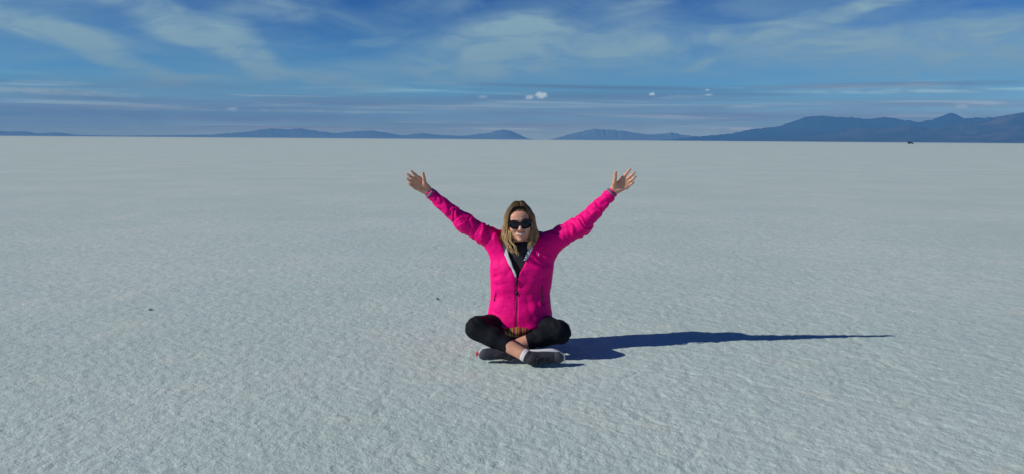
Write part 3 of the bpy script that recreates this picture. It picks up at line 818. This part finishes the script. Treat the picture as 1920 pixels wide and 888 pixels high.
# --- hair
hair_m, T, bs = material('dark_blonde_hair', (0.3, 0.18, 0.08), 0.42)
oc = T.node('ShaderNodeTexCoord').outputs['Object']
szz = T.node('ShaderNodeSeparateXYZ', {0: oc}).outputs[2]
nn = T.noise(T.node('ShaderNodeMapping', {0: oc, 3: (1, 1, .12)}).outputs[0], 170.0, 3.0)
at = T.node('ShaderNodeAttribute', attribute_name='lock').outputs['Fac']
rootc = T.mix(at, (0.070, 0.047, 0.028), (0.21, 0.135, 0.065)); tipc = T.mix(at, (0.30, 0.18, 0.075), (0.70, 0.49, 0.23))
T.l.new(T.mix(T.ramp(nn, .35, .7, 0, .5), T.mix(T.ramp(szz, .86, .72), rootc, tipc), (0.16, 0.09, 0.04)), bs.inputs['Base Color'])
bs.inputs['Specular IOR Level'].default_value = .35
cap = [hE((0, .020, .038), (.081, .098, .080)), hE((0, .055, -.04), (.078, .052, .095), .03)]
for s in (-1, 1):
    cap += [hC((s * .070, .000, .030), (s * .080, -.002, -.075), .020, .024, .02), hC((s * .080, -.002, -.075), (s * .074, .0, -.120), .024, .016, .02), hC((s * .05, .05, -.07), (s * .06, .045, -.125), .034, .022, .02)]
cap += [hE((0, -.085, -.012), (.058, .070, .074), .012, 's'), hE((0, -.10, -.07), (.055, .085, .08), .01, 's')]
def hair_bump(p):
    q = (p - HC) @ HM
    th = np.arctan2(q[:, 1] - .01, q[:, 0])
    return (np.abs(vnoise(th * 16, q[:, 2] * 5 + 3) * 2 - 1) - .5) * .004
hv, hf_ = mesh_sdf(cap, (-.12, 4.33, .58), (.21, 4.66, .90), .003, hair_bump)
hV = [tuple(v) for v in hv]; hF = [tuple(int(a) for a in f) for f in hf_]
lock = [0.35] * len(hV)
def catmull(pts, n):
    pts = [Vector(p) for p in pts]; pts = [pts[0] * 2 - pts[1]] + pts + [pts[-1] * 2 - pts[-2]]; out = []
    segs = len(pts) - 3
    for i_ in range(n):
        t = i_ / (n - 1) * segs; k = min(int(t), segs - 1); t -= k
        a, b, c, d = pts[k:k + 4]
        out.append(.5 * ((2 * b) + (c - a) * t + (2 * a - 5 * b + 4 * c - d) * t * t + (3 * b - a - 3 * c + d) * t ** 3))
    return out
for n_ in range(1100):
    s = -1 if n_ % 2 else 1
    u = random.random()                       # 0 hairline at the front ... 1 crown at the back
    off = random.uniform(0, .006) if random.random() < .94 else random.uniform(.008, .017)
    y0 = -.068 + .15 * u
    top = .100 + .018 * math.sin(math.pi * min(u * 1.2, 1)) + off * .6
    x0 = .006 + random.uniform(-.006, .006)
    side = .068 + .012 * min(1, u * 2) + off * .8
    ys = -.052 + .10 * u
    ln = random.uniform(-.130, -.088) if u > .25 else random.uniform(-.145, -.105)
    if s == 1: ln += .022; side -= .005
    else: ln += .008
    wv = random.uniform(.0, 6.28); wa = random.uniform(.003, .008)
    pts = [(x0 + s * .002, y0, top), (s * .034, y0 - .002, top - .008 + off * .2), (s * (side - .010), (y0 + ys) / 2 - .004, .055), (s * side, ys, .005), (s * (side + .005 + off * .6), ys + .004, -.045),
           (s * (side + .007 + off * .7), ys + .002, -.085), (s * (side - .002 + random.uniform(-.012, .012)), ys - .014 * (1 - u), ln)]
    path = catmull(pts, 20)
    q = []
    for i_, p in enumerate(path):
        a = max(0, (i_ - 9) / 10)
        q.append(hp((p.x + wa * a * math.sin(wv + i_ * .75), p.y + wa * a * math.cos(wv + i_ * .75), p.z)))
    o = len(hV); r0 = random.uniform(.0006, .0015)
    tube(q, [r0 * (.6 if i_ == 0 else 1.0 - .75 * max(0, (i_ - 12) / 7)) for i_ in range(20)], 4, V=hV, F=hF)
    lv = random.random()
    lock += [lv] * (len(hV) - o)
# loose waves falling in front of the chest
def wave(pts, r, n=16, amp=.006, k=1):
    for _ in range(k):
        jx, jy, jz = (random.uniform(-.006, .006) for _ in range(3)); ph_ = random.uniform(0, 6.28) * .25
        path = catmull([(p[0] + jx, p[1] + jy, p[2] + jz) for p in pts], n)
        q = [hp((p.x + amp * math.sin(i_ * .85 + ph_) * i_ / n, p.y + amp * math.cos(i_ * .85 + ph_) * i_ / n, p.z)) for i_, p in enumerate(path)]
        o = len(hV); tube(q, [r * (1 - .7 * i_ / n) for i_ in range(n)], 5, V=hV, F=hF)
        lock.extend([random.uniform(.6, 1.0)] * (len(hV) - o))
wave([(-.070, -.045, -.03), (-.078, -.055, -.08), (-.066, -.075, -.125), (-.046, -.088, -.148), (-.030, -.095, -.168)], .0018, 18, .007, 14)
wave([(-.074, -.035, -.03), (-.086, -.040, -.08), (-.082, -.055, -.12), (-.070, -.070, -.145), (-.052, -.080, -.165)], .0019, 18, .008, 16)
wave([(-.062, -.050, -.04), (-.060, -.066, -.09), (-.040, -.085, -.125), (-.028, -.098, -.150), (-.030, -.100, -.178)], .0022, 18, .008, 8)
wave([(.066, -.040, -.04), (.064, -.060, -.09), (.052, -.078, -.110), (.044, -.084, -.128), (.036, -.090, -.142)], .0018, 18, .005, 8)
wave([(.072, -.030, -.02), (.080, -.035, -.07), (.074, -.050, -.12), (.060, -.060, -.145)], .0024, 16, .006, 12)
hair = poly('hair', hV, hF, hair_m)
att = hair.data.attributes.new('lock', 'FLOAT', 'POINT'); att.data.foreach_set('value', np.array(lock, dtype=np.float32))

# ------------------------------------------------------------------ far off-road car on the salt
def far_car():
    o = bpy.data.objects.new('offroad_car', None); COL.objects.link(o)
    o.location = (264.6, 518, 0); o.rotation_euler = (0, 0, R(-38)); o.scale = (.78,) * 3
    o['label'] = 'tiny dark off-road car far away on the salt below the right mountains'; o['category'] = 'car'
    paint, _, _ = material('dark_car_paint', (0.010, 0.012, 0.02), 0.35); glass, _, _ = material('car_glass', (0.01, 0.012, 0.015), 0.1); rub, _, _ = material('tyre_rubber', (0.015,) * 3, 0.85)
    def prism(pts, w0, w1=None):
        w1 = w1 or w0; n = len(pts); V = []
        for s in (-1, 1):
            for x, z in pts: V.append((x, s * (w0 if z < 1.15 else w1), z))
        F = [tuple(range(n)), tuple(range(2 * n - 1, n - 1, -1))] + [(i_, n + i_, n + (i_ + 1) % n, (i_ + 1) % n) for i_ in range(n)]
        return V, F
    b = link_mesh('body', *prism([(-2.2, .45), (-2.25, 1.1), (-2.1, 1.95), (-1.9, 2.02), (.1, 2.02), (.35, 1.95), (.85, 1.25), (2.1, 1.12), (2.25, .95), (2.25, .5)], .92, .80), paint, o, smooth=False)
    bv_ = b.modifiers.new('bevel', 'BEVEL'); bv_.width = .05; bv_.segments = 2
    for s in (-1, 1):
        V = []
        for y in (s * .80, s * .86):
            V += [(-1.95, y, 1.3), (-1.9, y, 1.85), (.05, y, 1.85), (.55, y, 1.3)]
        link_mesh('window', V, [(0, 1, 2, 3), (7, 6, 5, 4), (0, 4, 5, 1), (1, 5, 6, 2), (2, 6, 7, 3), (3, 7, 4, 0)], glass, o, smooth=False)
        for x in (-1.4, 1.4):
            V, F = tube([(x, s * .70, .40), (x, s * .98, .40)], .40, 20, up=(1, 0, 0)); link_mesh('wheel', V, F, rub, o)
    V, F = tube([(-1.8, -.6, 2.1), (-1.8, .6, 2.1), (0, .6, 2.1), (0, -.6, 2.1), (-1.8, -.6, 2.1)], .06, 6); link_mesh('roof_rack', V, F, paint, o)
far_car()

# ------------------------------------------------------------------ loose bits on the crust
dirt, T, bs = material('dark_clod', (0.17, 0.18, 0.185), 0.9)
saltc, T, bs = material('salt_lump', (0.60, 0.64, 0.64), 0.9)
def clod(name, loc, size, mat, label, cat, seed):
    n, m = 18, 12; V, F = [], []
    for i_ in range(m + 1):
        for j_ in range(n):
            ph_ = math.pi * i_ / m; th = 2 * math.pi * j_ / n
            d = np.array((math.sin(ph_) * math.cos(th), math.sin(ph_) * math.sin(th), math.cos(ph_)))
            q = d * 1.7 + seed; r = .72 + .55 * float(vnoise(*[np.array([c_]) for c_ in q])[0]) + .2 * float(vnoise(*[np.array([c_ * 3]) for c_ in q])[0])
            V.append(tuple(d * r * np.array(size)))
    for i_ in range(m):
        for j_ in range(n): F.append((i_ * n + j_, (i_ + 1) * n + j_, (i_ + 1) * n + (j_ + 1) % n, i_ * n + (j_ + 1) % n))
    o = link_mesh(name, V, F, mat); o.location = loc
    o['label'] = label; o['category'] = cat
clod('stone', (-.58, 5.93, .006), (.012, .014, .005), dirt, 'small dark stone lying on the salt left of the woman', 'stone', 3)
clod('salt_clod', (-2.63, 5.50, .006), (.016, .018, .004), saltc, 'pale lump of salt crust with a short shadow at the far left', 'salt lump', 8)
#clod('salt_clod', (-1.29, 3.52, .004), (.012, .012, .0045), dirt, 'small dark clod in the left foreground nearest the camera', 'salt lump', 14)
